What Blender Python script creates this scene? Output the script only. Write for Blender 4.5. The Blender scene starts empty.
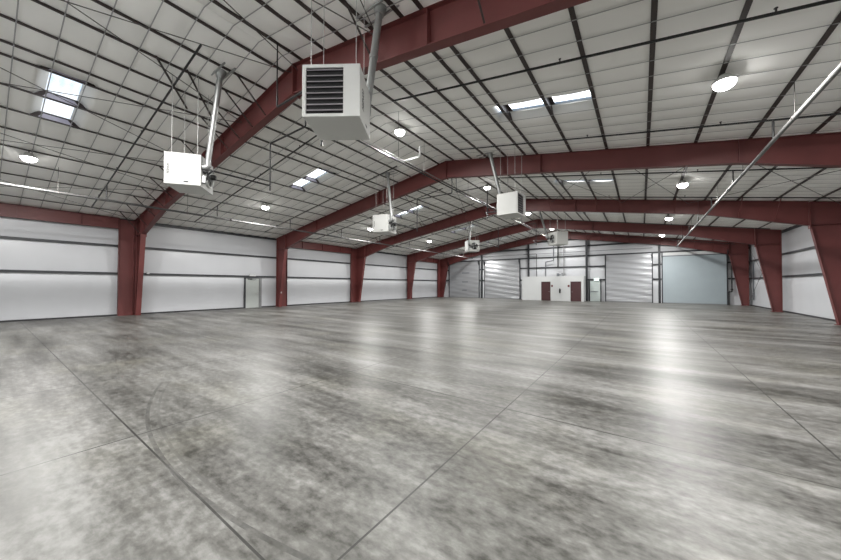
import bpy, bmesh, math, random
from mathutils import Vector, Matrix
random.seed(4)
PI = math.pi
SC = bpy.context.scene
COL = SC.collection

# ------------------------------------------------------------------ dimensions (metres)
XL, XR, XM = -22.96, 7.344, -7.808          # inner faces of the eave columns, ridge line
EAVE = 5.28
FY = [5.0 + 8.243 * k for k in range(4)] + [37.3]      # five portal frames in view
Y0, Y1 = -4.2, 37.75                         # front wall, end wall
WL, WR = XL - .26, XR + .26                  # side wall sheets
PURL_R = [-7.36, -6.39, -5.6, -4.74, -3.91, -3.42, -2.15, -.96, .25, 1.48, 2.70, 3.90, 5.12, 6.34]
def zr(x): return EAVE + min(x - XL, XR - x) / 6.0
def mir(x): return 2 * XM - x

# ------------------------------------------------------------------ materials
def nt(name):
    m = bpy.data.materials.new(name); m.use_nodes = True
    t = m.node_tree; b = t.nodes['Principled BSDF']
    return m, t, b
def simple(name, col, rough=.5, metal=0., vary=.12, scale=6., bump=0., spec=.5, stretch=(1, 1, 1)):
    m, t, b = nt(name)
    N, L = t.nodes, t.links
    tc = N.new('ShaderNodeTexCoord'); mp = N.new('ShaderNodeMapping'); mp.inputs['Scale'].default_value = stretch
    L.new(tc.outputs['Object'], mp.inputs['Vector'])
    no = N.new('ShaderNodeTexNoise'); no.inputs['Scale'].default_value = scale; no.inputs['Detail'].default_value = 4
    L.new(mp.outputs['Vector'], no.inputs['Vector'])
    r = N.new('ShaderNodeMapRange'); r.inputs['To Min'].default_value = 1 - vary; r.inputs['To Max'].default_value = 1 + vary
    L.new(no.outputs['Fac'], r.inputs['Value'])
    mx = N.new('ShaderNodeVectorMath'); mx.operation = 'SCALE'
    mx.inputs[0].default_value = col; L.new(r.outputs['Result'], mx.inputs['Scale'])
    L.new(mx.outputs['Vector'], b.inputs['Base Color'])
    b.inputs['Roughness'].default_value = rough; b.inputs['Metallic'].default_value = metal
    b.inputs['Specular IOR Level'].default_value = spec
    if bump:
        bp = N.new('ShaderNodeBump'); bp.inputs['Strength'].default_value = bump; bp.inputs['Distance'].default_value = .02
        L.new(no.outputs['Fac'], bp.inputs['Height']); L.new(bp.outputs['Normal'], b.inputs['Normal'])
    return m
M = {}
M['red'] = simple('red_oxide_primer', (.135, .034, .032), .5, 0, .18, 2.0)
M['purlin'] = simple('dark_primer', (.034, .022, .02), .5, 0, .25, 1.5)
M['girt'] = simple('grey_black_primer', (.026, .028, .033), .5, 0, .2, 1.5)
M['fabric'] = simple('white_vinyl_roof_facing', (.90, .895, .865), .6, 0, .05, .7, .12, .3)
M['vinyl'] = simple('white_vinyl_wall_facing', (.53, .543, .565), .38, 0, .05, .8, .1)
M['web_glow'] = simple('painted_web_glow', (.42, .39, .45), .4)  # skylight glow on the purlin webs, put into a lilac colour
M['strap'] = simple('pale_strap', (.36, .36, .36), .45, .0)
M['pipe_dark'] = simple('black_pipe', (.018, .018, .019), .4, .2)
M['pipe_grey'] = simple('galvanised_pipe', (.16, .16, .157), .62, .0)
M['pipe_mid'] = simple('weathered_pipe', (.05, .05, .05), .65, .0)
M['pipe_white'] = simple('white_plastic_pipe', (.8, .8, .79), .4)
M['rod'] = simple('bare_rod', (.10, .095, .09), .5, .4)
M['rod_light'] = simple('zinc_rod', (.42, .42, .41), .4, .4)
M['cabinet'] = simple('white_enamel', (.54, .545, .525), .45, 0, .04, 3)
M['cab_dark'] = simple('dark_recess', (.012, .012, .013), .6)
M['louver'] = simple('grey_louver', (.26, .24, .255), .4, .2)
M['steel'] = simple('zinc_sheet', (.36, .37, .365), .42, .65, .15, 5)
M['motor'] = simple('black_motor', (.02, .02, .02), .5)
M['ink'] = simple('black_print', (.012, .012, .014), .5)
M['galv_door'] = simple('galvanised_slats', (.36, .37, .385), .34, .55, .22, 1.2, .05, .5, (.35, 1, 5))
M['blue_door'] = simple('blue_grey_slats', (.30, .35, .375), .45, .1, .06, 1.2)
M['man_door'] = simple('pale_grey_door', (.40, .425, .41), .45, 0, .05)
M['man_door2'] = simple('pale_green_grey_door', (.47, .53, .515), .4, 0, .05)
M['grey_frame'] = simple('grey_frame', (.19, .195, .2), .5)
M['brown_door'] = simple('maroon_door', (.052, .014, .016), .42, 0, .12)
M['drywall'] = simple('white_paint', (.56, .575, .575), .5, 0, .03, 2)
M['chrome'] = simple('brushed_steel', (.5, .5, .5), .3, .9)
M['sign_red'] = simple('dark_red_sign', (.12, .018, .02), .5)
M['base'] = simple('black_base', (.03, .03, .033), .5)
M['green'] = simple('green_print', (.01, .22, .09), .5)
M['duct'] = simple('grey_duct', (.14, .15, .165), .5, .3)

def emis(name, col, s):
    m, t, b = nt(name)
    b.inputs['Base Color'].default_value = (.8, .8, .8, 1)
    b.inputs['Emission Color'].default_value = (*col, 1); b.inputs['Emission Strength'].default_value = s
    return m
M['lens'] = emis('lit_lens', (1, .985, .96), 20.)
M['exit_face'] = emis('exit_face', (.8, 1, .93), .8)

def corrugate(m, axis, period, strength):
    t = m.node_tree; N, L = t.nodes, t.links; b = N['Principled BSDF']
    tc = N.new('ShaderNodeTexCoord'); w = N.new('ShaderNodeTexWave'); w.wave_type = 'BANDS'; w.bands_direction = axis
    w.inputs['Scale'].default_value = .314 / period; w.inputs['Distortion'].default_value = 0
    L.new(tc.outputs['Object'], w.inputs['Vector'])
    bp = N.new('ShaderNodeBump'); bp.inputs['Strength'].default_value = strength; bp.inputs['Distance'].default_value = .02
    L.new(w.outputs['Fac'], bp.inputs['Height']); L.new(bp.outputs['Normal'], b.inputs['Normal'])
corrugate(M['blue_door'], 'Z', .08, .3)

def skylight_mat():
    m = bpy.data.materials.new('translucent_panel'); m.use_nodes = True
    t = m.node_tree; N, L = t.nodes, t.links; N.clear()
    o = N.new('ShaderNodeOutputMaterial'); mx = N.new('ShaderNodeMixShader'); mx.inputs[0].default_value = .25
    tr = N.new('ShaderNodeBsdfTransparent'); tr.inputs[0].default_value = (.9, .95, 1, 1)
    tl = N.new('ShaderNodeBsdfTranslucent'); tl.inputs[0].default_value = (.9, .92, .95, 1)
    L.new(tr.outputs[0], mx.inputs[1]); L.new(tl.outputs[0], mx.inputs[2]); L.new(mx.outputs[0], o.inputs[0])
    return m
M['sky_panel'] = skylight_mat()

def floor_mat():
    m, t, b = nt('polished_concrete'); N, L = t.nodes, t.links
    tc = N.new('ShaderNodeTexCoord')
    def mapped(s, loc=(0, 0, 0), rot=0):
        mp = N.new('ShaderNodeMapping'); mp.inputs['Scale'].default_value = s; mp.inputs['Location'].default_value = loc
        mp.inputs['Rotation'].default_value = (0, 0, rot)
        L.new(tc.outputs['Object'], mp.inputs['Vector']); return mp.outputs['Vector']
    def noise(v, sc, det, rough=.55, dist=0.):
        n = N.new('ShaderNodeTexNoise'); n.inputs['Scale'].default_value = sc; n.inputs['Detail'].default_value = det
        n.inputs['Roughness'].default_value = rough; n.inputs['Distortion'].default_value = dist
        L.new(v, n.inputs['Vector']); return n.outputs['Fac']
    def mth(op, a, c=None, d=None, clamp=False):
        n = N.new('ShaderNodeMath'); n.operation = op; n.use_clamp = clamp
        for i, x in enumerate((a, c, d)):
            if x is None: continue
            if isinstance(x, (int, float)): n.inputs[i].default_value = x
            else: L.new(x, n.inputs[i])
        return n.outputs[0]
    def rng(x, a, c, lo, hi, mode='LINEAR'):
        n = N.new('ShaderNodeMapRange'); n.interpolation_type = mode
        n.inputs['From Min'].default_value = a; n.inputs['From Max'].default_value = c
        n.inputs['To Min'].default_value = lo; n.inputs['To Max'].default_value = hi
        L.new(x, n.inputs['Value']); return n.outputs['Result']
    warp = noise(mapped((.5, .5, 1), (2, 8, 0)), 1.0, 3)
    streak = noise(mapped((.17, 1.15, 1), rot=.05), 1.0, 5, .6)
    streak2 = noise(mapped((.45, 2.9, 1), (5, 3, 0), -.05), 1.0, 6, .65)
    fine = noise(mapped((1.6, 4.0, 1), (3, 1, 0)), 1.6, 5, .6)
    low = noise(mapped((1.2, 2.4, 1), (4, 6, 0)), 1.5, 2, .5)
    blot = noise(mapped((.45, .7, 1), (7, 2, 0)), 1.0, 5, .6)
    grain = noise(mapped((1, 1.5, 1)), 9, 6, .62)
    v = mth('ADD', mth('MULTIPLY', streak, .42), mth('MULTIPLY', streak2, .20))
    v = mth('ADD', v, mth('MULTIPLY', fine, .20))
    v = mth('ADD', v, mth('MULTIPLY', blot, .18)); v = mth('ADD', v, mth('MULTIPLY', mth('ADD', grain, -.5), .30))
    k = rng(v, .40, .61, 0, 1)
    cr = N.new('ShaderNodeValToRGB'); L.new(k, cr.inputs[0])
    e = cr.color_ramp.elements
    e[0].position = 0; e[0].color = (.036, .035, .031, 1)
    e[1].position = 1; e[1].color = (.215, .215, .206, 1)
    q = cr.color_ramp.elements.new(.5); q.color = (.115, .114, .106, 1)
    # olive and rust tint patches
    tint = rng(noise(mapped((.7, .9, 1), (1, 9, 0)), .8, 6, .6), .5, .75, 0, .55)
    mxt = N.new('ShaderNodeMix'); mxt.data_type = 'RGBA'; mxt.blend_type = 'MULTIPLY'
    L.new(tint, mxt.inputs['Factor']); L.new(cr.outputs['Color'], mxt.inputs[6]); mxt.inputs[7].default_value = (.98, .96, .78, 1)
    sx = N.new('ShaderNodeSeparateXYZ'); L.new(tc.outputs['Object'], sx.inputs[0])
    X, Y = sx.outputs['X'], sx.outputs['Y']
    jx = mth('PINGPONG', mth('ADD', X, 1.54 + 3.11 * 20), 3.11 / 2)
    jy = mth('PINGPONG', mth('ADD', Y, -1.03 + 3.16 * 20), 3.16 / 2)
    wob = mth('MULTIPLY', grain, .006)
    cut = mth('MAXIMUM', mth('LESS_THAN', jx, mth('ADD', wob, .0055)), mth('LESS_THAN', jy, mth('ADD', wob, .0055)))
    cut = mth('MULTIPLY', cut, rng(blot, .35, .55, .5, .95))
    # worn tyre mark: an arc
    dx = mth('ADD', X, 3.3); dy = mth('ADD', Y, -9.0)
    rr = mth('SQRT', mth('ADD', mth('MULTIPLY', dx, dx), mth('MULTIPLY', dy, dy)))
    a1 = mth('LESS_THAN', mth('ABSOLUTE', mth('ADD', rr, -7.97)), .02)
    a2 = mth('LESS_THAN', mth('ABSOLUTE', mth('ADD', rr, -7.86)), .015)
    near = mth('MULTIPLY', mth('LESS_THAN', Y, 2.0), mth('LESS_THAN', mth('ABSOLUTE', mth('ADD', X, 3.6)), 3.2))
    arc = mth('MULTIPLY', mth('MULTIPLY', mth('ADD', a1, mth('MULTIPLY', a2, .5)), near), rng(grain, .4, .6, 0, .6))
    dark = mth('MAXIMUM', cut, arc, clamp=True)
    mxj = N.new('ShaderNodeMix'); mxj.data_type = 'RGBA'
    L.new(dark, mxj.inputs['Factor']); L.new(mxt.outputs[2], mxj.inputs[6]); mxj.inputs[7].default_value = (.02, .02, .019, 1)
    L.new(mxj.outputs[2], b.inputs['Base Color'])
    L.new(rng(mth('ADD', mth('MULTIPLY', fine, .5), mth('MULTIPLY', grain, .5)), .3, .7, .30, .50), b.inputs['Roughness'])
    b.inputs['Specular IOR Level'].default_value = .20
    bp = N.new('ShaderNodeBump'); bp.inputs['Strength'].default_value = .16; bp.inputs['Distance'].default_value = .03
    L.new(low, bp.inputs['Height']); L.new(bp.outputs['Normal'], b.inputs['Normal'])
    return m
M['floor'] = floor_mat()

# ------------------------------------------------------------------ mesh builder
class MB:
    def __init__(s): s.v = []; s.f = []; s.sm = []
    def add(s, vs, fs, smooth=False):
        o = len(s.v); s.v += [tuple(v) for v in vs]
        s.f += [tuple(i + o for i in f) for f in fs]; s.sm += [smooth] * len(fs)
    def box(s, x0, x1, y0, y1, z0, z1):
        x0, x1 = min(x0, x1), max(x0, x1); y0, y1 = min(y0, y1), max(y0, y1); z0, z1 = min(z0, z1), max(z0, z1)
        s.add([(x0, y0, z0), (x1, y0, z0), (x1, y1, z0), (x0, y1, z0), (x0, y0, z1), (x1, y0, z1), (x1, y1, z1), (x0, y1, z1)],
              [(0, 3, 2, 1), (4, 5, 6, 7), (0, 1, 5, 4), (1, 2, 6, 5), (2, 3, 7, 6), (3, 0, 4, 7)])
    def prism_y(s, pts, y0, y1):            # polygon in XZ extruded along Y
        n = len(pts)
        s.add([(p[0], y0, p[1]) for p in pts] + [(p[0], y1, p[1]) for p in pts],
              [tuple(range(n)), tuple(range(2 * n - 1, n - 1, -1))] + [(i, i + n, (i + 1) % n + n, (i + 1) % n) for i in range(n)])
    def prism_x(s, pts, x0, x1):            # polygon in YZ extruded along X
        n = len(pts)
        s.add([(x0, p[0], p[1]) for p in pts] + [(x1, p[0], p[1]) for p in pts],
              [tuple(range(n)), tuple(range(2 * n - 1, n - 1, -1))] + [(i, (i + 1) % n, (i + 1) % n + n, i + n) for i in range(n)])
    def strip(s, pts, hw, th):              # plate following a polyline in XZ, width 2*hw in Y
        for (a, c) in zip(pts, pts[1:]):
            d = Vector((c[0] - a[0], c[1] - a[1])); d.normalize(); n = Vector((-d.y, d.x)) * th / 2
            s.prism_y([(a[0] + n.x, a[1] + n.y), (c[0] + n.x, c[1] + n.y), (c[0] - n.x, c[1] - n.y), (a[0] - n.x, a[1] - n.y)], -hw, hw)
    def tube(s, pts, r, n=10, cap=True, smooth=True):
        pts = [Vector(p) for p in pts]; rings = []
        t0 = (pts[1] - pts[0]).normalized()
        u = t0.orthogonal().normalized()
        rs = r if isinstance(r, (list, tuple)) else [r] * len(pts)
        for i, p in enumerate(pts):
            a = (pts[i] - pts[i - 1]).normalized() if i else t0
            c = (pts[i + 1] - pts[i]).normalized() if i < len(pts) - 1 else a
            t = (a + c)
            t = t.normalized() if t.length > 1e-6 else a
            if i: # transport
                q = t_prev.rotation_difference(t); u = (q @ u).normalized()
            t_prev = t
            w = t.cross(u).normalized(); k = 1 / max(.5, a.dot(t))
            rings.append([p + (u * math.cos(2 * PI * j / n) + w * math.sin(2 * PI * j / n)) * rs[i] * (k if rs[i] > 0 else 1) for j in range(n)])
        vs = [v for R in rings for v in R]; fs = []
        for i in range(len(rings) - 1):
            for j in range(n): fs.append((i * n + j, i * n + (j + 1) % n, (i + 1) * n + (j + 1) % n, (i + 1) * n + j))
        s.add(vs, fs, smooth)
        if cap: s.add(rings[0], [tuple(range(n - 1, -1, -1))]); s.add(rings[-1], [tuple(range(n))])
    def lathe(s, prof, c, axis='Z', n=20, smooth=True):   # prof: (radius, height)
        vs = []
        for (r, h) in prof:
            for j in range(n):
                a = 2 * PI * j / n; x, y = r * math.cos(a), r * math.sin(a)
                p = {'Z': (x, y, h), 'Y': (x, h, y), 'X': (h, x, y)}[axis]
                vs.append((c[0] + p[0], c[1] + p[1], c[2] + p[2]))
        fs = [(i * n + j, i * n + (j + 1) % n, (i + 1) * n + (j + 1) % n, (i + 1) * n + j) for i in range(len(prof) - 1) for j in range(n)]
        s.add(vs, fs, smooth)
    def build(s, name, mat, parent=None, bevel=0., loc=None, fixn=True):
        me = bpy.data.meshes.new(name); me.from_pydata(s.v, [], s.f)
        me.polygons.foreach_set('use_smooth', s.sm)
        me.materials.append(M[mat] if isinstance(mat, str) else mat)
        if fixn:
            bm = bmesh.new(); bm.from_mesh(me); bmesh.ops.recalc_face_normals(bm, faces=bm.faces); bm.to_mesh(me); bm.free()
        me.update()
        o = bpy.data.objects.new(name, me); COL.objects.link(o)
        if parent: o.parent = parent
        if loc: o.location = loc
        if bevel:
            bv = o.modifiers.new('Bevel', 'BEVEL'); bv.width = bevel; bv.segments = 2; bv.limit_method = 'ANGLE'
        return o
def box(name, mat, parent, *b, bevel=0.):
    m = MB(); m.box(*b); return m.build(name, mat, parent, bevel)
def tube(name, mat, parent, pts, r, n=10):
    m = MB(); m.tube(pts, r, n); return m.build(name, mat, parent)
def bend(pts, rad=.08, k=4):
    out = [Vector(pts[0])]
    for a, p, c in zip(pts, pts[1:], pts[2:]):
        a, p, c = Vector(a), Vector(p), Vector(c)
        d1 = (a - p); d2 = (c - p); r = min(rad, d1.length * .45, d2.length * .45)
        A = p + d1.normalized() * r; C = p + d2.normalized() * r
        for i in range(k + 1):
            t = i / k; out.append(A * (1 - t) ** 2 + p * 2 * t * (1 - t) + C * t * t)
    out.append(Vector(pts[-1])); return out
def empty(name, loc, rz=0.):
    o = bpy.data.objects.new(name, None); COL.objects.link(o); o.location = loc; o.rotation_euler = (0, 0, rz)
    o.empty_display_size = .2; return o
def text_mesh(name, body, size, mat, parent, matrix, offset=.002, spacing=1.0):
    cu = bpy.data.curves.new(name, 'FONT'); cu.body = body; cu.size = size; cu.align_x = 'CENTER'; cu.align_y = 'CENTER'
    cu.extrude = .0008; cu.offset = offset; cu.space_character = spacing
    t = bpy.data.objects.new(name + '_curve', cu); COL.objects.link(t); bpy.context.view_layer.update()
    me = bpy.data.meshes.new_from_object(t.evaluated_get(bpy.context.evaluated_depsgraph_get()))
    bpy.data.objects.remove(t); bpy.data.curves.remove(cu)
    me.name = name; me.materials.clear(); me.materials.append(M[mat])
    o = bpy.data.objects.new(name, me); COL.objects.link(o); o.parent = parent; o.matrix_local = matrix
    return o
def tag(o, label, cat, group=None, kind=None):
    o['label'] = label; o['category'] = cat
    if group: o['group'] = group
    if kind: o['kind'] = kind
    return o
def copy_tree(o, parent=None):
    c = o.copy(); COL.objects.link(c)
    if parent: c.parent = parent
    for ch in o.children: copy_tree(ch, c)
    return c
ORD = ['first', 'second', 'third', 'fourth', 'fifth', 'sixth', 'seventh', 'eighth', 'ninth', 'tenth', 'eleventh', 'twelfth', 'thirteenth', 'fourteenth']

# ------------------------------------------------------------------ the shell
fl = box('floor', 'floor', None, WL - .2, WR + .2, Y0 - .2, Y1 + .2, -.2, 0)
tag(fl, 'mottled grey polished concrete floor of the empty hall with saw-cut joints', 'floor', kind='structure')

# roof facing: sagging fabric between straps, lifted and opened at the skylights
SKY_Y = [1.25 + 8.243 * k for k in range(5)]
SKXS = {'R': (-3.74, -1.0), 'L': (-3.52, -.93)}
STRAP_P, STRAP_0 = .6, .35 - .6 * 7
def smooth(a, c, x):
    t = max(0., min(1., (x - a) / (c - a))); return t * t * (3 - 2 * t)
def roof_sheet(side):
    SKX = SKXS[side]
    xs = sorted(set([XM, WR + .05] + PURL_R + [SKX[0], SKX[0] - .02, SKX[1], SKX[1] + .02]))
    fullx = []
    for a, c in zip(xs, xs[1:]):
        k = max(1, int(round((c - a) / .32)))
        fullx += [a + (c - a) * i / k for i in range(k)]
    fullx.append(xs[-1])
    ys = []
    y = STRAP_0 - .6
    while y < Y1 + .1: ys.append(y); y += STRAP_P / 6
    for yc in SKY_Y: ys += [yc - .30, yc + .30, yc - .56, yc + .56]
    ys = sorted(set(round(q, 4) for q in ys if Y0 - .1 <= q))
    ys = [q for i, q in enumerate(ys) if i == 0 or q - ys[i - 1] > .012 or any(abs(abs(q - yc) - .30) < 1e-3 for yc in SKY_Y)]
    V = []; F = []; idx = {}
    pur = PURL_R
    for i, x in enumerate(fullx):
        # distance to nearest purlin drives the cross sag
        gaps = [(p, q) for p, q in zip([XM] + pur, pur + [WR + .05])]
        t = 0
        for p, q in gaps:
            if p <= x <= q and q > p: t = math.sin(PI * (x - p) / (q - p)) * min(1, (q - p) / 1.2)
        inside = SKX[0] - 1e-6 <= x <= SKX[1] + 1e-6
        for j, y in enumerate(ys):
            s = abs(math.sin(PI * (y - STRAP_0) / STRAP_P)) ** .8
            z = EAVE + (XR - x) / 6 + .036 - .040 * s * (.35 + .65 * t) - .008 * t
            if inside:
                d = min(abs(y - yc) for yc in SKY_Y)
                z += .19 * (1 - smooth(.30, .56, d))
            V.append((x if side == 'R' else mir(x), y, z)); idx[i, j] = len(V) - 1
    for i in range(len(fullx) - 1):
        xm = (fullx[i] + fullx[i + 1]) / 2
        for j in range(len(ys) - 1):
            ym = (ys[j] + ys[j + 1]) / 2
            if SKX[0] < xm < SKX[1] and min(abs(ym - yc) for yc in SKY_Y) < .30: continue
            F.append((idx[i, j], idx[i + 1, j], idx[i + 1, j + 1], idx[i, j + 1]))
    return V, F
cm = MB()
for sd in 'RL':
    V, F = roof_sheet(sd); cm.add(V, F, True)
ceil_o = cm.build('ceiling', 'fabric', None, fixn=False)
tag(ceil_o, 'white quilted insulation facing under the whole pitched metal roof', 'ceiling', kind='structure')
# straps across the purlins, one band over both slopes
def strap_mesh():
    m = MB(); w = .011; t = .004
    for P in ([(mir(XR), EAVE - .008), (XM, zr(XM) - .008)], [(XM, zr(XM) - .008), (XR, EAVE - .008)]):
        (ax, az), (cx, cz) = P
        m.prism_y([(ax, az), (cx, cz), (cx, cz - t), (ax, az - t)], -w, w)
    return m
strap0 = None
y = STRAP_0
while y < Y1 - .2:
    if all(abs(y - f) > .16 for f in FY) and y > Y0 + .1:
        if strap0 is None: o = strap0 = strap_mesh().build('insulation_strap', 'strap', ceil_o)
        else: o = strap0.copy(); COL.objects.link(o); o.parent = ceil_o
        o.location = (0, y, 0)
    y += STRAP_P

def wall_sheet(name, label, axis, pos, a0, a1, inward, zs, ztop=None):
    """vinyl facing bulging between the girts; axis 'Y' -> wall along Y at x=pos"""
    za = []
    for p, q in zip(zs, zs[1:]):
        n = max(4, int((q - p) / .16)); za += [(p + (q - p) * i / n, p, q) for i in range(n)]
    za.append((zs[-1], zs[-2], zs[-1]))
    n = int((a1 - a0) / .2); aa = [a0 + (a1 - a0) * i / n for i in range(n + 1)]
    V = []; F = []
    for a in aa:
        top = ztop(a) if ztop else None
        for (z, p, q) in za:
            u = (z - p) / (q - p)
            t = math.sin(PI * u) if p > 0 else (smooth(.36, .80, u) if u < .8 else 1 - smooth(.8, 1.0, u)) * 1.25 + .18 * math.sin(PI * u)
            s = abs(math.sin(PI * a / 1.53)) ** .35
            d = inward * (.055 * max(t, 0) ** .8 * (.75 + .25 * s) + .010 * s)
            zz = z if top is None else min(z, top)
            V.append((pos + d, a, zz) if axis == 'Y' else (a, pos + d, zz))
    k = len(za)
    for i in range(n):
        for j in range(k - 1): F.append((i * k + j, (i + 1) * k + j, (i + 1) * k + j + 1, i * k + j + 1))
    m = MB(); m.add(V, F, True)
    o = m.build(name, 'vinyl', None, fixn=False)
    b = 1 if inward > 0 else -1
    return tag(o, label, 'wall', kind='structure')
ZS = [0, 2.26, 3.74, 5.5]
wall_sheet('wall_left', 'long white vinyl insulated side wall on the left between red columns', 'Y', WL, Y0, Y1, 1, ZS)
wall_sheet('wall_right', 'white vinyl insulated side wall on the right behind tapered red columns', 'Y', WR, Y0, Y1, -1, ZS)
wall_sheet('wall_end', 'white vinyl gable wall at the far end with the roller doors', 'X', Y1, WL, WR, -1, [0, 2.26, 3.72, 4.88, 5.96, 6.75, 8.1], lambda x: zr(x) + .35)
wf = MB(); wf.prism_y([(WL, 0), (WR, 0), (WR, 5.4), (XM, 8.05), (WL, 5.4)], Y0 - .1, Y0)
tag(wf.build('wall_front', 'vinyl', None), 'white gable wall behind the camera', 'wall', kind='structure')
for nm, x0, x1, lab in (('baseboard_left', WL + .01, WL + .09, 'black base angle along the foot of the left wall'),
                        ('baseboard_right', WR - .09, WR - .01, 'black base angle along the foot of the right wall')):
    tag(box(nm, 'base', None, x0, x1, Y0, Y1, 0, .075), lab, 'baseboard', kind='structure')

# ------------------------------------------------------------------ portal frames
RBOT = [(6.2, 4.39), (4.34, 4.90), (2.44, 5.40), (-3.34, 6.32), (XM, 6.99)]
def rbot(x):
    x = x if x >= XM else mir(x)
    for (a, za), (c, zc) in zip(RBOT, RBOT[1:]):
        if c <= x <= a: return za + (zc - za) * (a - x) / (a - c)
    return RBOT[0][1]
HW = .11
def make_frame(y, label, braces, tilt=-1, bmat='red'):
    r = empty('portal_frame', (XM, y, 0))
    def loc(o): o.location = (-XM, 0, 0); return o
    for side in (1, -1):
        fx = (lambda x: x) if side > 0 else mir
        c = MB()
        kz = zr(6.2) - .015
        c.prism_y([(fx(XR), 0.02), (fx(6.94), 0.02), (fx(6.2), 4.39), (fx(6.2), kz), (fx(XR), EAVE - .015)], -.006, .006)
        c.strip([(fx(XR), .02), (fx(XR), EAVE)], HW, .018)
        c.strip([(fx(6.94), .02), (fx(6.2), 4.39)], HW, .018)
        c.strip([(fx(6.2), kz), (fx(XR), EAVE - .012)], HW, .014)
        c.strip([(fx(6.2), 4.39), (fx(XR - .01), 4.39)], HW, .012)
        loc(c.build('column', 'red', r))
        b = MB(); b.box(fx(6.86), fx(XR + .06), -.115, .115, 0, .022); loc(b.build('base_plate', 'red', r))
        e = MB(); e.box(fx(6.165), fx(6.195), -HW - .02, HW + .02, 4.25, kz + .0); loc(e.build('end_plate', 'red', r))
        f = MB()
        bot = [(fx(a), b_) for a, b_ in RBOT]; bot[0] = (fx(6.16), 4.40)
        f.prism_y(bot + [(XM, zr(XM) - .014), (fx(6.16), zr(6.16) - .014)], -.005, .005)
        f.strip(bot, HW, .018)
        f.strip([(fx(6.16), zr(6.16) - .008), (XM, zr(XM) - .008)], HW, .014)
        for xs in (2.44, -3.34):
            f.box(fx(xs - .012), fx(xs + .012), -HW, HW, rbot(xs), zr(xs) - .015)
        loc(f.build('rafter', 'red', r))
    e = MB(); e.box(XM - .02, XM + .02, -HW - .02, HW + .02, 6.93, zr(XM) - .01); loc(e.build('ridge_plate', 'red', r))
    for x in braces:
        m = MB(); zb = rbot(x) + .03
        m.tube([(x, tilt * .95, zr(x) + .05), (x, tilt * .1, zb)], .022, 4, True, False)
        loc(m.build('flange_brace', bmat, r))
    return tag(r, label, 'steel frame', 'dark red tapered steel frames across the hall')
BR = [-6.39, -4.74, -2.15, -.96, 1.48, 3.90, 5.12]
FLAB = ['nearest dark red steel frame, its rafter climbing out of the top of the picture',
        'second dark red steel frame from the camera, beside the left wall door',
        'third dark red steel frame from the camera, right column cut by the picture edge',
        'fourth dark red steel frame, tapered right column standing whole near the right wall',
        'farthest dark red steel frame, close against the end wall with roller doors']
allb = BR + [mir(x) for x in BR]
make_frame(FY[0], FLAB[0], [mir(x) for x in PURL_R if x not in (-3.42, -7.36)] + [-4.74, -2.15], bmat='purlin')
make_frame(FY[1], FLAB[1], allb, 1)
make_frame(FY[2], FLAB[2], allb)
make_frame(FY[3], FLAB[3], allb, 1)
make_frame(FY[4], FLAB[4], allb)

# portal (wind) frames in the left wall
def wall_portal(ya, yb, label):
    r = empty('wind_frame', (XL, (ya + yb) / 2, 0)); c0 = (ya + yb) / 2
    def i_col(y0, y1):
        m = MB(); m.box(-.006, .006, y0 - c0, y1 - c0, .02, 5.2)
        for q in (y0, y1): m.box(-.1, .1, q - c0 - .01, q - c0 + .01, .02, 5.26)
        m.box(-.1, .1, y0 - c0, y1 - c0, 0, .02)
        m.build('column', 'red', r)
    i_col(ya, ya + .61); i_col(yb - .61, yb)
    b = MB(); b.box(-.006, .006, ya + .63 - c0, yb - .63 - c0, 4.69, 5.26)
    for z in (4.69, 5.26): b.box(-.1, .1, ya + .63 - c0, yb - .63 - c0, z - .009, z + .009)
    for q in range(1, 4):
        yy = ya + (yb - ya) * q / 4 - c0; b.box(-.09, .09, yy - .006, yy + .006, 4.7, 5.25)
    b.build('beam', 'red', r)
    return tag(r, label, 'steel frame', 'red wind frames standing in the left wall')
wall_portal(-3.1, FY[0] - .14, 'red wind frame in the nearest bay of the left wall, beam under the eave')
wall_portal(FY[1] + .14, FY[2] - .14, 'red wind frame in the left wall between second and third frames')
wall_portal(FY[3] + .14, FY[4] - .14, 'red wind frame in the left wall bay nearest the end wall')

# ------------------------------------------------------------------ purlins, girts, eave struts
def purlin_mesh(y0, y1):
    m = MB(); w = .008
    m.box(-w / 2, w / 2, y0, y1, .004, .22); m.box(-.08, .012, y0, y1, .0, .009); m.box(-w / 2, .10, y0, y1, .212, .22)
    m.box(-.08, -.073, y0, y1, .0, .018)
    return m
p0 = purlin_mesh(Y0, FY[4] + .2).build('roof_purlin', 'purlin', None)
for side, sx in (('right', 1), ('left', -1)):
    for i, x in enumerate(PURL_R):
        if side == 'right' and i == 0: o = p0
        else: o = p0.copy(); COL.objects.link(o)
        xx = x if sx > 0 else mir(x)
        o.location = (xx, 0, zr(xx)); o.scale.x = sx
        nm = ORD[i] if i < 13 else 'last'
        tag(o, f'{nm} dark steel purlin down from the ridge on the {side} roof slope', 'purlin', 'dark purlins running the length of the roof')
for side, x0, x1 in (('left', XL - .24, XL - .1), ('right', XR + .1, XR + .24)):
    m = MB(); m.box(x0, x1, Y0, Y1 - .1, 5.13, 5.30)
    tag(m.build('eave_strut', 'girt', None), f'dark steel eave strut along the top of the {side} wall', 'eave strut')
def girt_y(x, sgn, z, label):
    m = MB(); a, c = sorted((x, x + sgn * .11)); m.box(a, c, Y0, Y1 - .15, z + .0, z + .012); m.box(x - .005, x + .005, Y0, Y1 - .15, z - .09, z + .012)
    m.box(a, c, Y0, Y1 - .15, z - .09, z - .08)
    tag(m.build('wall_girt', 'girt', None), label, 'girt', 'dark horizontal girts on the side walls')
girt_y(XL - .115, -1, 2.33, 'lower dark steel girt along the left wall at door height')
girt_y(XL - .115, -1, 3.82, 'upper dark steel girt along the left wall below the eave')
girt_y(XR + .115, 1, 2.33, 'lower dark steel girt along the right wall')
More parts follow.
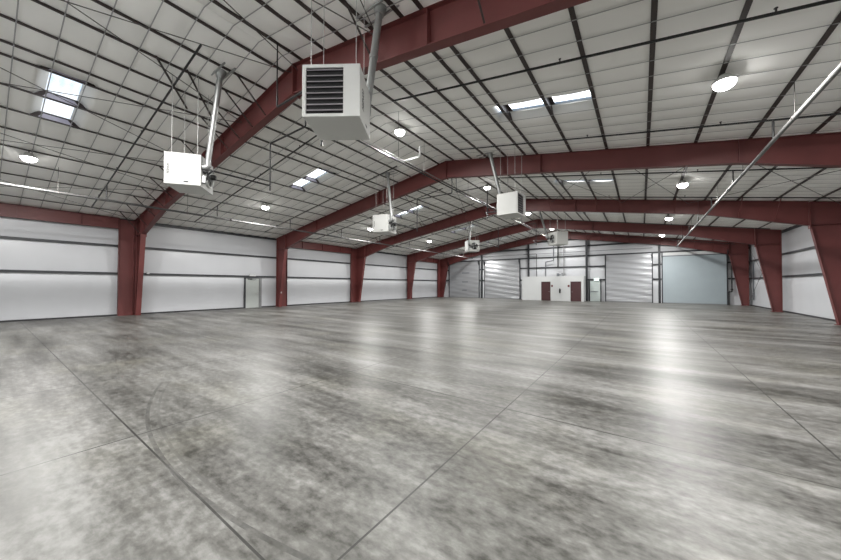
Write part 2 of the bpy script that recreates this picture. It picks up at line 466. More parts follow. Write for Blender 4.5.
girt_y(XR + .115, 1, 3.78, 'upper dark steel girt along the right wall below the eave')
# brace rods
PAN = [(-7.7, -4.7), (-4.7, -.9), (-.9, 2.0), (2.0, 7.1)]
BAYN = {0: (-3.3, FY[0], 'nearest bay, before the first frame'), 2: (FY[1], FY[2], 'bay between second and third frames'), 4: (FY[3], FY[4], 'bay next to the end wall')}
for k, (ya, yb, bn) in BAYN.items():
    for side in ('right', 'left'):
        for a, c in PAN:
            A, C = (a, c) if side == 'right' else (mir(a), mir(c))
            for q, (s, e) in enumerate(((A, C), (C, A))):
                zo = -.13 - .03 * q
                o = tube('brace_rod', 'rod', None, [(s, ya + .02, zr(s) + zo), (e, yb - .02, zr(e) + zo)], .011, 6)
                tag(o, f'thin crossed brace rod under the {side} roof slope, {bn}', 'brace rod', f'crossed rods, {side} slope, {bn}')

# ------------------------------------------------------------------ sprinkler pipes
def main_pipe(x, z, y0, y1, mat, label):
    r = empty('sprinkler_main', (x, (y0 + y1) / 2, z)); c = (y0 + y1) / 2
    tube('pipe', mat, r, [(0, y0 - c, 0), (0, y1 - c, 0)], .045, 12)
    y = FY[0] - 8.243 * .5 - .1
    for q in range(11):
        yy = FY[0] - 8.243 + 4.1215 * q + .75
        if y0 < yy < y1:
            m = MB(); m.tube([(0, yy - c, .03), (0, yy - c, zr(x) + .05 - z)], .007, 6); m.lathe([(.05, -.02), (.056, -.02), (.056, .02), (.05, .02)], (0, yy - c, 0), 'Y', 12)
            m.build('hanger', 'rod', r)
        yy += 2.0
        if y0 < yy < y1 and q % 2 == 0:
            m = MB(); m.lathe([(.045, -.06), (.062, -.055), (.062, .055), (.045, .06)], (0, yy - c, 0), 'Y', 12); m.build('coupling', mat, r)
    return tag(r, label, 'pipe', 'sprinkler mains along the hall')
main_pipe(2.665, 5.25, Y0 + .1, 37.1, 'pipe_grey', 'grey sprinkler main running lengthwise under the right roof slope')
main_pipe(-18.0, 5.17, Y0 + .1, 37.1, 'pipe_mid', 'dull steel sprinkler main running lengthwise under the left roof slope')
BY = [FY[0] - 2.06 + 4.1215 * k for k in range(-1, 8)] + [36.2]
for i, yb in enumerate(BY):
    for side in ('right', 'left'):
        if side == 'right': xa, xe, xmn, mz = -6.05, 6.4, 2.665, 5.25
        else: xa, xe, xmn, mz = -8.5 if i == 1 else -9.3, -21.05, -18.0, 5.17
        zo = -.30
        r = empty('hanging_sprinkler_branch', (xmn, yb, zr(xmn) + zo))
        def rel(x, dz=0.): return (x - xmn, 0, zr(x) - zr(xmn) + dz)
        tube('pipe', 'pipe_dark', r, [rel(xa), rel(xe)], .026, 8)
        tube('riser_nipple', 'pipe_dark', r, [rel(xmn), (0, 0, mz + .04 - zr(xmn) - zo)], .024, 8)
        n = 4
        for q in range(n):
            x = xa + (xe - xa) * (q + .5) / n
            m = MB(); p = rel(x); m.tube([p, (p[0], 0, p[2] + .075)], .014, 8); m.lathe([(.0, .085), (.026, .085), (.026, .075), (.01, .075)], (p[0], 0, p[2]), 'Z', 10)
            m.build('sprinkler_head', 'pipe_mid', r)
        nm = ORD[i - 1] if i else None
        lab = f'{nm} black sprinkler branch line from the camera under the {side} roof slope' if nm else f'black sprinkler branch line behind the camera under the {side} roof slope'
        tag(r, lab, 'pipe', 'black sprinkler branch lines following the roof slopes')

# ------------------------------------------------------------------ unit heaters
def make_heater(c, th, label, ts=.065, ty=.08):
    r = empty('unit_heater', c, th)
    W, D, H = .475, .42, .43
    m = MB(); m.box(-W, W, -D + .02, D, -H, H); m.build('cabinet', 'cabinet', r, .015)
    # front bezel: frame around the louvre opening, plain panel at its right
    lx0, lx1, lz0, lz1 = -W + .06, .20, -H + .05, H - .055
    m = MB()
    m.box(-W, lx0, -D - .012, -D + .02, -H, H); m.box(lx1, W, -D - .012, -D + .02, -H, H)
    m.box(lx0, lx1, -D - .012, -D + .02, lz1, H); m.box(lx0, lx1, -D - .012, -D + .02, -H, lz0)
    m.build('front_panel', 'cabinet', r, .004)
    m = MB(); m.box(lx0, lx1, -D + .012, -D + .0195, lz0, lz1); m.build('louver_opening', 'cab_dark', r)
    n = 8
    for i in range(n):
        z = lz0 + (lz1 - lz0) * (i + .5) / n
        m = MB(); m.prism_x([(-D - .03, z - .014), (-D + .008, z + .024), (-D + .008, z + .030), (-D - .03, z - .002)], lx0 + .004, lx1 - .004)
        m.build('louver_blade', 'louver', r)
    # fan on the rear
    fc = (-.05, D, -.02)
    m = MB(); m.lathe([(.30, .0), (.31, .05), (.285, .07), (.27, .03), (.27, .005)], fc, 'Y', 28); m.build('fan_shroud', 'cabinet', r)
    m = MB(); m.lathe([(.0, .004), (.268, .004), (.268, .002)], fc, 'Y', 28); m.build('fan_opening', 'cab_dark', r)
    for k in range(4):
        a = k * PI / 2 + .5; m = MB(); pts = []
        for rr, w, tw in ((.05, .05, .03), (.16, .10, .035), (.25, .09, .03)):
            ca, sa = math.cos(a), math.sin(a)
            for s in (-1, 1):
                pts.append((fc[0] + ca * rr - sa * w * s * .6, fc[1] + .03 + s * tw * .6, fc[2] + sa * rr + ca * w * s * .6))
        m.add(pts, [(0, 1, 3, 2), (2, 3, 5, 4)]); o = m.build('fan_blade', 'steel', r, fixn=False)
        sd = o.modifiers.new('Solid', 'SOLIDIFY'); sd.thickness = .004
    m = MB(); m.lathe([(.0, .20), (.07, .20), (.075, .19), (.075, .06), (.05, .04), (.05, .02)], fc, 'Y', 16); m.build('fan_motor', 'motor', r)
    g = MB()
    for rr in (.1, .16, .22, .275):
        g.tube([(fc[0] + rr * math.cos(2 * PI * i / 20), fc[1] + .085, fc[2] + rr * math.sin(2 * PI * i / 20)) for i in range(21)], .004, 4, False)
    for i in range(6):
        a = PI * i / 3; g.tube([(fc[0] + .075 * math.cos(a), fc[1] + .085, fc[2] + .075 * math.sin(a)), (fc[0] + .29 * math.cos(a), fc[1] + .07, fc[2] + .29 * math.sin(a))], .004, 4)
    g.build('fan_guard', 'steel', r)
    m = MB(); m.box(.28, .43, D, D + .10, -.33, -.12); m.build('gas_valve', 'steel', r, .01)
    m = MB(); m.lathe([(.0, .12), (.05, .12), (.06, .10), (.06, .0)], (.32, D, .02), 'Y', 14); m.build('draft_blower', 'motor', r)
    # lettering up the side panel, plus the small plate below it
    text_mesh('brand_lettering', 'REZNOR', ts, 'ink', r, Matrix(((0, 0, 1, W + .0018), (0, -1, 0, -D + ty), (min(1, .085 / ts), 0, 0, -.03), (0, 0, 0, 1))), .006 if ts > .1 else .002, 1.1)
    m = MB(); m.box(W, W + .003, .02, .13, -.36, -.325); m.build('rating_plate', 'ink', r)
    # four hanger rods to the purlins
    R = Matrix.Rotation(th, 3, 'Z')
    for sx in (-.38, .38):
        for sy in (-.3, .3):
            p = R @ Vector((sx, sy, 0)); wx = c[0] + p.x
            tube('hanger_rod', 'rod_light', r, [(sx, sy, H - .01), (sx, sy, zr(wx) + .03 - c[2])], .007, 6)
    return tag(r, label, 'heater', 'white box heaters hung from the roof')
R_ = math.radians
HEAT = [  # centre, heading, flue top, label
    ((-4.34, 3.61, 4.87), R_(33.5), (-4.20, 4.52), 'largest white heater, louvred front facing the camera, lettering up its side'),
    ((-10.43, 3.39, 4.82), R_(-38.0), (-9.42, 3.74), 'white heater hanging before the nearest frame on the left, plain side shown'),
    ((-10.56, 11.76, 4.73), R_(-75.3), (-10.50, 11.88), 'white heater with a dark fan at its right, under the second frame'),
    ((-4.32, 12.50, 4.94), R_(87.8), (-5.32, 12.65), 'white heater in mid hall, plain side to the camera, louvres at right edge'),
    ((-11.0, 22.62, 4.78), R_(-137.1), (-10.95, 22.35), 'small far white heater showing its fan, left of the ridge'),
    ((-4.58, 22.40, 4.82), R_(138.4), (-6.10, 23.2), 'far white heater with fan at its left end, right of the ridge'),
]
FLN = ['galvanised flue pipe rising beside the largest white heater', 'galvanised flue pipe over the heater on the near left',
       'galvanised flue pipe over the heater below the second frame, left of ridge', 'galvanised flue pipe leaning up from the mid-hall plain-sided heater',
       'thin galvanised flue pipe over the small far heater left of the ridge', 'galvanised flue pipe leaning up from the far heater right of the ridge']
GLN = ['black gas pipe dropping from the ridge to the largest white heater', 'black gas pipe stepping down from the ridge to the near left heater',
       'black gas pipe stepping down to the left heater below the second frame', 'black gas pipe stepping down to the mid-hall plain-sided heater',
       'black gas pipe stepping down to the small far heater left of ridge', 'black gas pipe stepping down to the far heater right of ridge']
for i, (c, th, ft, lab) in enumerate(HEAT):
    make_heater(c, th, lab, *((.16, .23) if i == 0 else ()))
    R = Matrix.Rotation(th, 3, 'Z'); C = Vector(c)
    def W(x, y, z): return C + R @ Vector((x, y, z))
    s = W(.37, .42, .12); e = W(.39, .56, .12); top = Vector((ft[0], ft[1], zr(ft[0]) + .06))
    e2 = e + Vector((0, 0, .18))
    rt = empty('flue_pipe', e)
    L = lambda p: Vector(p) - e
    rad = .075
    m = MB(); m.tube(bend([L(s), L(e), L(e2)], .14, 5), rad, 14); m.build('elbow', 'steel', rt)
    d = (top - e2); mid1 = e2 + d * .48; end = top - d.normalized() * .16
    m = MB(); m.tube([L(e2), L(end)], rad * .95, 14); m.build('pipe', 'steel', rt)
    m = MB(); m.tube([L(mid1 - d.normalized() * .04), L(mid1 + d.normalized() * .04)], rad * 1.12, 14); m.build('joint_band', 'steel', rt)
    m = MB(); m.tube([L(end - d.normalized() * .05), L(end + d.normalized() * .06), L(top)], [rad * 1.25, rad * 1.5, rad * 1.9], 16); m.build('roof_collar', 'steel', rt)
    m = MB()
    for q in (-.13, .13):
        m.box(L(top).x - .55, L(top).x + .55, L(top).y + q - .018, L(top).y + q + .018, L(top).z - .10, L(top).z - .07)
    m.build('support_angle', 'steel', rt)
    tag(rt, FLN[i], 'flue pipe', 'galvanised flues of the hung heaters')
    # gas line
    left = c[0] < XM
    gy = {0: 4.2, 1: 5.18, 2: 13.42, 3: 13.42, 4: 23.6, 5: 23.6}[i]
    gx = {0: -5.6, 1: -9.45, 2: -9.75, 3: -5.75, 4: -9.2, 5: -6.3}[i]
    zt = 6.12 if i < 2 else 6.25
    inl = W(.355, .535, -.22); zl = c[2] - .03
    x0 = -7.62 if left else -7.38
    P = [Vector((x0, gy, 6.4)), Vector((x0, gy, zt)), Vector((gx, gy, zt)), Vector((gx, gy, zl)), Vector((gx + (inl.x - gx) * .15, inl.y, zl)), Vector((inl.x, inl.y, zl - .06)), inl]
    g = empty('gas_pipe', P[0])
    tube('pipe', 'pipe_dark', g, [p - P[0] for p in bend(P, .05, 3)], .024, 8)
    m = MB(); q = Vector((gx, gy, zl)) - P[0]; m.tube([q, q - Vector((0, 0, .15))], .026, 8); m.build('drip_leg', 'pipe_dark', g)
    tube('hanger', 'pipe_dark', g, [Vector((0, 0, 0)), Vector((0, 0, zr(x0) + .05 - 6.4))], .016, 6)
    tag(g, GLN[i], 'pipe', 'gas lines feeding the heaters')
# support angles crossing purlins beside the near left flue
for pa, pb, lab in (((-9.87, 2.45), (-11.45, 3.61), 'dark angle iron laid across purlins over the near left heater, the outer one'), ((-9.84, 3.09), (-11.41, 4.28), 'dark angle iron laid across purlins over the near left heater, beside its flue')):
    m = MB(); A = Vector((pa[0], pa[1], zr(pa[0]) - .05)); B = Vector((pb[0], pb[1], zr(pb[0]) - .05)); m.tube([A, B], .026, 4, True, False)
    tag(m.build('angle_bar', 'purlin', None), lab, 'angle bar', 'angle irons over the near left heater')
# gas main and white conduit along the ridge
r = empty('gas_main', (-7.5, 20, 6.4)); tube('pipe', 'pipe_dark', r, [(0, -15, 0), (0, 17.0, 0)], .03, 8)
for k in range(7):
    yy = -13.3 + 4.12 * k; tube('hanger', 'rod', r, [(0, yy, 0), (0, yy, zr(-7.5) + .05 - 6.4)], .006, 6)
tag(r, 'black gas main running lengthwise below the ridge', 'pipe')
o = tube('conduit', 'pipe_grey', None, [(-7.36, 5.0, 6.43), (-7.36, 36.5, 6.43)], .02, 8); tag(o, 'pale conduit running beside the black gas main below the ridge', 'pipe')
r = empty('white_vent_pipe', (-6.75, 8.5, 6.02))
tube('pipe', 'pipe_white', r, bend([(0, -2.6, .02), (0, 0, 0), (.68, 0, -.01), (.68, 0, .35)], .07, 4), .03, 10)
tube('hanger', 'rod', r, [(.0, -.3, 0), (0, -.3, zr(-6.75) + .06 - 6.02)], .006, 6)
tag(r, 'white plastic pipe with an elbow under the ridge behind the largest heater', 'pipe')

# ------------------------------------------------------------------ high bay lights
def make_light(loc, label):
    r = empty('high_bay_light', loc)
    m = MB(); m.lathe([(.0, .15), (.09, .15), (.11, .12), (.12, .06), (.19, .045), (.205, .03), (.205, -.01), (.19, -.012)], (0, 0, 0), 'Z', 28); m.build('housing', 'cabinet', r)
    m = MB(); m.lathe([(.19 * math.cos(a * PI / 16), -.008 - .15 * math.sin(a * PI / 16)) for a in range(9)], (0, 0, 0), 'Z', 28); m.build('lens', 'lens', r)
    m = MB(); m.tube([(0, 0, .12), (0, 0, .27)], .014, 8); m.build('hanger', 'rod', r)
    d = bpy.data.lights.new('high_bay_lamp', 'AREA'); d.shape = 'DISK'; d.size = .36; d.energy = POWER; d.color = (1, .985, .96)
    l = bpy.data.objects.new('lamp', d); COL.objects.link(l); l.parent = r; l.location = (0, 0, -.17)
    return tag(r, label, 'light', 'round high bay lights under the roof')
POWER = 390
for rx, rn in ((-17.1, 'left'), (-7.45, 'ridge'), (1.48, 'right')):
    for k in range(0 if rn == 'left' else -1, 5):
        if k == -1:
            lab = f'lit round high bay light in the {rn} row behind the camera'
        else:
            pl = ['before the nearest frame', 'between first and second frames', 'between second and third frames', 'between third and fourth frames', 'between fourth and fifth frames'][k]
            lab = f'lit round high bay light in the {rn} row, {pl}'
        yy = .88 + 8.243 * k if k >= 0 else -2.9
        make_light((rx, yy, zr(rx) - .22), lab)

# ------------------------------------------------------------------ skylights
for k, yc in enumerate(SKY_Y):
    for side in ('right', 'left'):
        fx = (lambda x: x) if side == 'right' else mir
        SKX = SKXS['R' if side == 'right' else 'L']
        xm = fx((SKX[0] + SKX[1]) / 2); r = empty('skylight', (xm, yc, zr(xm) + .245))
        a, c = fx(SKX[0] - .05), fx(SKX[1] + .05)
        m = MB(); n = 26; V = []; F = []
        for i in range(n + 1):                                     # ribbed translucent sheet
            y = -.38 + .76 * i / n; h = .012 * math.cos(2 * PI * i / n * 4)
            for q, x in enumerate((a, c)): V.append((x - xm, y, zr(x) - zr(xm) + h + .03))
        for i in range(n): F.append((2 * i, 2 * i + 1, 2 * i + 3, 2 * i + 2))
        m.add(V, F, True); m.build('panel', 'sky_panel', r, fixn=False)
        for sgn in (-1, 1):
            m = MB(); za, zc = zr(a) - zr(xm), zr(c) - zr(xm)
            m.prism_y([(a - xm, za - .02), (c - xm, zc - .02), (c - xm, zc + .06), (a - xm, za + .06)], sgn * .31, sgn * .40); m.build('curb', 'drywall', r)
        for x in (a, c):
            z = zr(x) - zr(xm); m = MB(); m.box(x - xm - .03, x - xm + .03, -.31, .31, z - .02, z + .02); m.build('curb', 'drywall', r)
        for px in ((-3.42, -2.15, -.96) if side == 'left' else ()):                            # added lilac plate: daylight glow on each purlin web, painted as colour
            X = fx(px) + .012; z = zr(X) - zr(xm) - .245
            m = MB(); m.prism_x([(-.36, z + .03), (.36, z + .03), (.24, z + .17), (-.24, z + .17)], X - xm, X - xm + .006); m.build('web_glow_plate', 'web_glow', r)
        pl = ['before the nearest frame', 'between first and second frames', 'between second and third frames', 'between third and fourth frames', 'between fourth and fifth frames'][k]
        tag(r, f'bright translucent skylight strip in the {side} roof slope, {pl}', 'skylight', 'skylight strips between the purlins')

# ------------------------------------------------------------------ end wall: columns, girts, doors
GY = Y1 - .16
ECX = [-16.9, -10.9, -4.78, 1.42]
EN = ['between the two left roller doors', 'behind the white restroom block', 'beside the pale green door in the end wall', 'between the two right roller doors']
for x, n in zip(ECX, EN):
    m = MB(); top = rbot(x) - .02; y0, y1 = GY - .2, GY
    m.box(x - .006, x + .006, y0, y1, .0, top); m.box(x - .09, x + .09, y0, y0 + .014, 0, top); m.box(x - .09, x + .09, y1 - .014, y1, 0, top)
    tag(m.build('end_wall_post', 'girt', None), f'dark steel post of the end wall {n}', 'post', 'dark posts of the end wall')
def girt_x(x0, x1, z, label):
    m = MB(); m.box(x0, x1, GY + .01, GY + .02, z - .07, z + .07); m.box(x0, x1, GY + .01, GY + .12, z + .058, z + .07); m.box(x0, x1, GY + .01, GY + .12, z - .07, z - .058)
    tag(m.build('wall_girt', 'girt', None), label, 'girt', 'dark horizontal girts of the end wall')
DOORS = [(-21.7, -17.3, 4.78), (-16.45, -12.0, 4.78), (-3.0, .83, 4.80), (1.67, 6.06, 4.42)]
SEG = [(-22.9, -21.8, 'left of the first roller door'), (-17.2, -16.55, 'between the two left roller doors'), (-11.9, -3.1, 'behind the white restroom block'), (.93, 1.57, 'between the two right roller doors'), (6.16, 7.5, 'right of the blue-grey roller door')]
for a, c, n in SEG:
    girt_x(a, c, 2.29, f'lowest dark girt of the end wall {n}')
    girt_x(a, c, 3.70, f'middle dark girt of the end wall {n}')
girt_x(-22.9, 7.5, 4.88, 'long dark girt over the heads of the roller doors')
girt_x(-18.4, 2.9, 5.95, 'dark girt high on the end wall, second from the top')
girt_x(-13.6, -2.0, 6.72, 'topmost short dark girt of the end wall below the ridge')
o = tube('conduit', 'duct', None, [(-19.5, GY - .25, 5.32), (.9, GY - .25, 5.32)], .025, 8); tag(o, 'thin grey conduit across the end wall above the door heads', 'pipe')
DL = ['galvanised roller door at far left of the end wall', 'shiny galvanised roller door beside the white restroom block', 'large galvanised roller door right of the pale green door', 'blue-grey roller door at the right of the end wall']
for i, (x0, x1, h) in enumerate(DOORS):
    xm = (x0 + x1) / 2; r = empty(f'door_{i + 1}', (xm, GY - .02, 0))
    w = (x1 - x0) / 2; m = MB(); V = []; F = []
    if i < 3:                                                       # rippled slat curtain
        nz, nx = 96, 24
        for a in range(nz + 1):
            z = .02 + (h - .02) * a / nz
            for b in range(nx + 1):
                x = -w + 2 * w * b / nx
                V.append((x, .012 * math.sin(PI * a / 1.5) + .02 * math.sin(x * 1.7 + a * .21 + i) * math.sin(a * .33 + i * 2), z))
        for a in range(nz):
            for b in range(nx): F.append((a * (nx + 1) + b, a * (nx + 1) + b + 1, (a + 1) * (nx + 1) + b + 1, (a + 1) * (nx + 1) + b))
        m.add(V, F, True); m.build('curtain', 'galv_door', r, fixn=False)
    else:
        m.box(-w, w, -.01, .02, .02, h); m.build('curtain', 'blue_door', r)
        m = MB(); m.box(-w, w, -.03, .03, h, h + .10); m.build('header', 'duct', r)
        m = MB(); m.box(-w, w, .0, .03, h + .10, 4.8); m.build('header_panel', 'drywall', r)
    m = MB(); m.box(-w, w, -.035, .025, .0, .07); m.build('bottom_bar', 'grey_frame', r)
    for s in (-1, 1):
        m = MB(); m.box(s * w, s * (w + .09), -.06, .09, 0, 4.8); m.build('jamb', 'girt', r)
        m = MB(); zt = 4.80; m.prism_x([(-.06, zt), (-.42, zt), (-.42, zt - .3), (-.06, zt - .62)], s * (w + .015), s * (w + .06)); m.build('barrel_bracket', 'girt', r)
    if i == 0:
        for q, zz in enumerate((3.3, 2.1, 1.0)):
            m = MB(); m.box(-.25, .85 - .2 * q, -.035, -.01, zz - .05, zz + .05); m.build('slat_stiffener', 'duct', r)
    tag(r, DL[i], 'roller door', kind='structure')
# pale personnel door and exit sign
r = empty('door_5', (-4.0, GY, 0))
m = MB(); m.box(-.47, .47, -.03, .02, .01, 2.16); m.build('leaf', 'man_door2', r, .004)
for s in (-1, 1):
    m = MB(); m.box(s * .48, s * .58, -.06, .06, 0, 2.22); m.build('jamb', 'girt', r)
m = MB(); m.box(-.48, .48, -.06, .06, 2.17, 2.22); m.build('head', 'girt', r)
m = MB(); m.box(-.42, .30, -.09, -.05, .98, 1.05); m.box(-.42, -.38, -.05, -.03, .97, 1.06); m.box(.26, .30, -.05, -.03, .97, 1.06); m.build('panic_bar', 'duct', r)
tag(r, 'pale green-grey personnel door in the end wall beside the restroom block', 'door', kind='structure')
r = empty('exit_sign', (-3.86, GY - .10, 2.30))
m = MB(); m.box(-.24, .24, -.03, .06, -.12, .14); m.build('case', 'exit_face', r, .006)
text_mesh('lettering', 'EXIT', .22, 'green', r, Matrix.Translation((0, -.033, .01)) @ Matrix.Rotation(PI / 2, 4, 'X'), .003)
tag(r, 'white exit sign with green letters over the pale green door', 'sign')

# left wall personnel door with emergency light above
r = empty('door_6', (WL + .10, 11.42, 0))
m = MB(); m.box(-.02, .02, -.47, .47, .01, 2.14); m.build('leaf', 'man_door', r, .004)
m = MB(); m.box(-.04, .05, -.58, -.48, 0, 2.2); m.build('jamb', 'girt', r)
m = MB(); m.box(-.04, .05, .48, .66, 0, 2.2); m.build('jamb', 'grey_frame', r)
m = MB(); m.box(-.04, .05, -.48, .48, 2.15, 2.2); m.build('head', 'girt', r)
m = MB(); m.box(.03, .09, -.36, -.06, 2.06, 2.12); m.tube([(.06, -.2, 2.06), (.12, .1, 2.04), (.04, .25, 2.07)], .012, 6); m.build('door_closer', 'motor', r)
m = MB(); m.tube([(.02, .38, 1.02), (.08, .38, 1.02), (.08, .27, 1.02)], .014, 8); m.lathe([(.0, .035), (.03, .03), (.03, .0)], (.0, .38, 1.02), 'X', 12); m.build('handle', 'chrome', r)
tag(r, 'pale grey personnel door with black closer in the left wall', 'door', kind='structure')
r = empty('emergency_light', (XL - .08, 11.42, 2.36))
m = MB(); m.box(-.05, .04, -.26, .2, -.06, .09); m.build('case', 'drywall', r, .01)
for s in (-.15, .09):
    m = MB(); m.lathe([(.0, .04), (.035, .035), (.045, .0)], (0.03, s, .10), 'X', 12); m.build('lamp_head', 'drywall', r)
tag(r, 'small white emergency light box over the left wall door', 'emergency light')
r = empty('wall_mounted_box', (XL - .06, 5.50, 2.34)); m = MB(); m.box(-.05, .05, -.06, .06, -.06, .06); m.build('box', 'drywall', r, .006); m = MB(); m.box(.05, .056, -.045, .045, -.045, .045); m.build('cover', 'drywall', r)
tag(r, 'tiny white junction box on the girt beside the nearest left column', 'electrical box')
r = empty('light_switch', (mir(6.72), FY[1] - .02, 1.10)); m = MB(); m.box(-.05, .05, -.06, .0, -.07, .07); m.build('box', 'steel', r, .006); m = MB(); m.box(-.012, .012, -.075, -.06, -.02, .02); m.build('toggle', 'drywall', r)
tag(r, 'small light switch box on the second red column of the left wall', 'switch')
r = empty('smoke_detector', (.20, 6.2, zr(.2) - .05)); m = MB(); m.lathe([(.0, -.07), (.06, -.065), (.085, -.03), (.09, .0), (.09, .03), (.0, .03)], (0, 0, 0), 'Z', 20); m.build('dome', 'drywall', r)
m = MB(); m.lathe([(.11, .03), (.11, .052), (.0, .052)], (0, 0, 0), 'Z', 20); m.build('mount', 'steel', r)
tag(r, 'small round white detector under a purlin right of the ridge', 'detector')

# ------------------------------------------------------------------ restroom block
bx0, bx1, by0, by1, bh = -11.2, -4.86, 36.0, GY - .22, 2.66
r = empty('restroom_block', ((bx0 + bx1) / 2, (by0 + by1) / 2, 0)); cx, cy = r.location.x, r.location.y
DW = [(-9.08, -8.11), (-6.11, -5.10)]
m = MB(); xs = [bx0] + [v for d in DW for v in d] + [bx1]
for a, c in ((xs[0], xs[1]), (xs[2], xs[3]), (xs[4], xs[5])): m.box(a - cx, c - cx, by0 - cy, by0 + .12 - cy, 0, bh)
for a, c in DW: m.box(a - cx, c - cx, by0 - cy, by0 + .12 - cy, 2.08, bh)
m.box(bx0 - cx, bx0 + .12 - cx, by0 + .12 - cy, by1 - cy, 0, bh); m.box(bx1 - .12 - cx, bx1 - cx, by0 + .12 - cy, by1 - cy, 0, bh)
m.build('walls', 'drywall', r)
m = MB(); m.box(bx0 - cx + .12, bx1 - cx - .12, by0 + .12 - cy, by1 - cy, bh - .12, bh - .001); m.build('roof', 'drywall', r)
for k, (a, c) in enumerate(DW):
    m = MB(); m.box(a + .05 - cx, c - .05 - cx, by0 + .03 - cy, by0 + .075 - cy, .01, 2.03); d = m.build('door', 'brown_door', r)
    m = MB(); m.box(a - cx, a + .05 - cx, by0 - .012 - cy, by0 + .1 - cy, 0, 2.08); m.box(c - .05 - cx, c - cx, by0 - .012 - cy, by0 + .1 - cy, 0, 2.08); m.box(a - cx, c - cx, by0 - .012 - cy, by0 + .1 - cy, 2.03, 2.08); m.build('door_frame', 'brown_door', r)
    hx = (a + .14 if k == 1 else c - .14) - cx
    m = MB(); m.lathe([(.0, -.07), (.03, -.065), (.03, -.04), (.015, -.03), (.015, .0)], (hx, by0 + .03 - cy, 1.0), 'Y', 12); m.build('knob', 'chrome', d)
tag(r, 'low white restroom block with two maroon doors against the end wall', 'restroom block')
for x, lab in ((-7.95, 'small dark red sign beside the left maroon restroom door'), (-6.29, 'small dark red sign beside the right maroon restroom door')):
    o = box('restroom_sign', 'sign_red', None, x - .09, x + .09, by0 - .022, by0 - .002, 1.5, 1.72, bevel=.004); tag(o, lab, 'sign', 'signs by the restroom doors')
r = empty('fire_extinguisher', (-7.15, by0 - .09, .86))
m = MB(); m.lathe([(.0, 0), (.075, 0), (.08, .02), (.08, .34), (.05, .42), (.025, .44), (.025, .47)], (0, 0, 0), 'Z', 16); m.build('cylinder', 'motor', r)
m = MB(); m.box(-.012, .012, -.10, .03, .47, .50); m.tube([(.03, 0, .46), (.10, 0, .40), (.09, 0, .2)], .012, 6); m.build('valve', 'motor', r)
m = MB(); m.box(-.03, .03, .075, .088, .1, .4); m.build('bracket', 'steel', r)
tag(r, 'dark fire extinguisher on the white block between the maroon doors', 'fire extinguisher')

# pipes above the restroom block
PYY = GY - .34
def vp(name, mat, pts, rad, label, n=8):
    o = tube(name, mat, None, bend([(p[0], PYY, p[1]) for p in pts], .06, 3), rad, n); return tag(o, label, 'pipe', 'pipes rising over the restroom block')
vp('vent_pipe', 'pipe_dark', [(-9.9, 2.67), (-9.9, 5.32), (-11.4, 5.32)], .035, 'dark pipe rising from the left of the restroom roof to the conduit')
vp('vent_pipe', 'duct', [(-8.9, 2.67), (-8.9, 4.32), (-8.05, 4.48), (-8.05, 6.6)], .055, 'cranked grey duct pipe rising over the left maroon door')
vp('vent_pipe', 'pipe_dark', [(-7.6, 3.7), (-7.6, 6.6)], .05, 'short dark pipe on the end wall above the restroom block')
vp('vent_pipe', 'pipe_grey', [(-6.98, 2.67), (-6.98, 6.7)], .035, 'pale pipe rising from mid restroom roof to the rafter')
r = empty('water_heater', (-7.3, 36.7, bh)); m = MB(); m.box(-.30, -.06, -.15, .15, 0, .35); m.build('tank', 'duct', r, .02); m = MB(); m.tube([(-.06, 0, .2), (.15, 0, .2), (.2, 0, .32), (.3, 0, .32), (.3, 0, .05)], .03, 8); m.build('pipe', 'duct', r)
tag(r, 'small grey plumbing box and pipe on the restroom block roof', 'plumbing box')
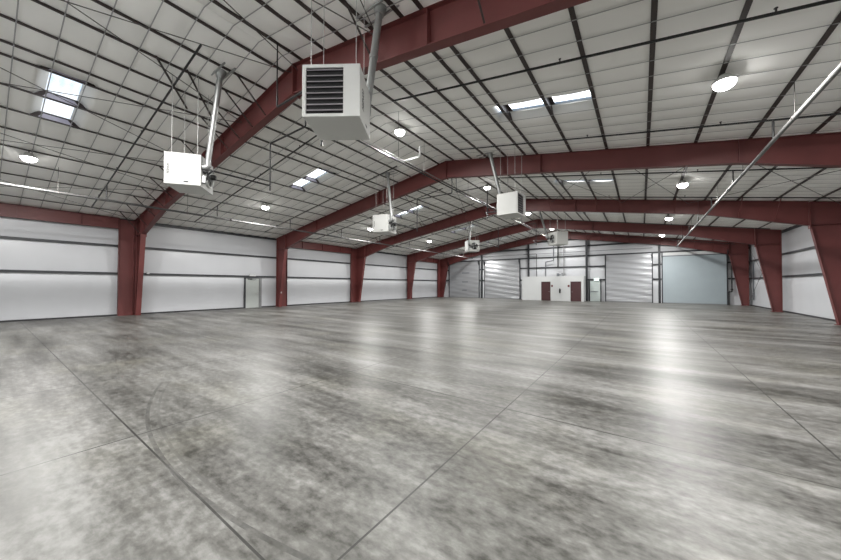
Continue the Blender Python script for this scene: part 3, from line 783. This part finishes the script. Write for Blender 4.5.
# riser at the right of the end wall
r = empty('sprinkler_riser', (6.38, GY - .07, 0)); tube('pipe', 'pipe_dark', r, bend([(0, 0, 4.75), (0, 0, 1.15), (-.2, 0, 1.15), (-.2, 0, 0)], .06, 3), .05, 10)
m = MB(); m.lathe([(.0, -.06), (.09, -.06), (.09, .06), (.0, .06)], (0, 0, 1.35), 'Z', 14); m.build('valve', 'pipe_dark', r)
tag(r, 'dark sprinkler riser pipe right of the blue-grey roller door', 'pipe')
o = box('wall_conduit', 'duct', None, WR - .14, WR - .08, 36.6, 36.75, .5, 3.6); tag(o, 'grey vertical conduit on the right wall behind the farthest column', 'pipe')
for sgn in (0, 1):
    z0, z1 = (.4, 4.9) if sgn else (4.9, .4)
    o = tube('wall_brace_rod', 'rod', None, [(XR - .02, FY[3] + .3, z0), (XR - .02, FY[4] - .3, z1)], .011, 6)
    tag(o, 'thin crossed brace rod on the right wall between the last two frames', 'brace rod', 'crossed rods on the right wall')

# ------------------------------------------------------------------ daylight, camera, view
w = bpy.data.worlds.new('sky'); SC.world = w; w.use_nodes = True
t = w.node_tree; N, L = t.nodes, t.links
bg = N['Background']; tc = N.new('ShaderNodeTexCoord'); no = N.new('ShaderNodeTexNoise'); no.inputs['Scale'].default_value = 9; no.inputs['Detail'].default_value = 5
L.new(tc.outputs['Generated'], no.inputs['Vector'])
cr = N.new('ShaderNodeValToRGB'); cr.color_ramp.elements[0].position = .36; cr.color_ramp.elements[0].color = (.22, .48, .85, 1)
cr.color_ramp.elements[1].position = .52; cr.color_ramp.elements[1].color = (1, 1, 1, 1)
sp = N.new('ShaderNodeSeparateXYZ'); L.new(tc.outputs['Generated'], sp.inputs[0])
ma = N.new('ShaderNodeMath'); ma.operation = 'MULTIPLY_ADD'; ma.inputs[1].default_value = .22; L.new(sp.outputs['Y'], ma.inputs[0]); L.new(no.outputs['Fac'], ma.inputs[2])
L.new(ma.outputs[0], cr.inputs[0]); L.new(cr.outputs[0], bg.inputs['Color'])      # hazy white sky towards the far gable, bluer to the side
mr = N.new('ShaderNodeMapRange'); mr.inputs['From Min'].default_value = 0; mr.inputs['From Max'].default_value = 1; mr.inputs['To Min'].default_value = .62; mr.inputs['To Max'].default_value = 5.5
L.new(sp.outputs['Y'], mr.inputs['Value']); L.new(mr.outputs['Result'], bg.inputs['Strength'])

cam = bpy.data.cameras.new('camera'); co = bpy.data.objects.new('camera', cam); COL.objects.link(co)
cam.sensor_fit = 'HORIZONTAL'; cam.sensor_width = 36; cam.lens = 311.38 * 36 / 841; cam.clip_start = .05; cam.clip_end = 200
co.matrix_world = Matrix.Translation((0, 0, 1.7)) @ Matrix.Rotation(.617, 4, 'Z') @ Matrix.Rotation(PI / 2 + .0155, 4, 'X') @ Matrix.Rotation(.002, 4, 'Z')
SC.camera = co
vs = SC.view_settings; vs.view_transform = 'Standard'; vs.look = 'None'; vs.gamma = 1; vs.use_curve_mapping = False
vs.exposure = 0.38
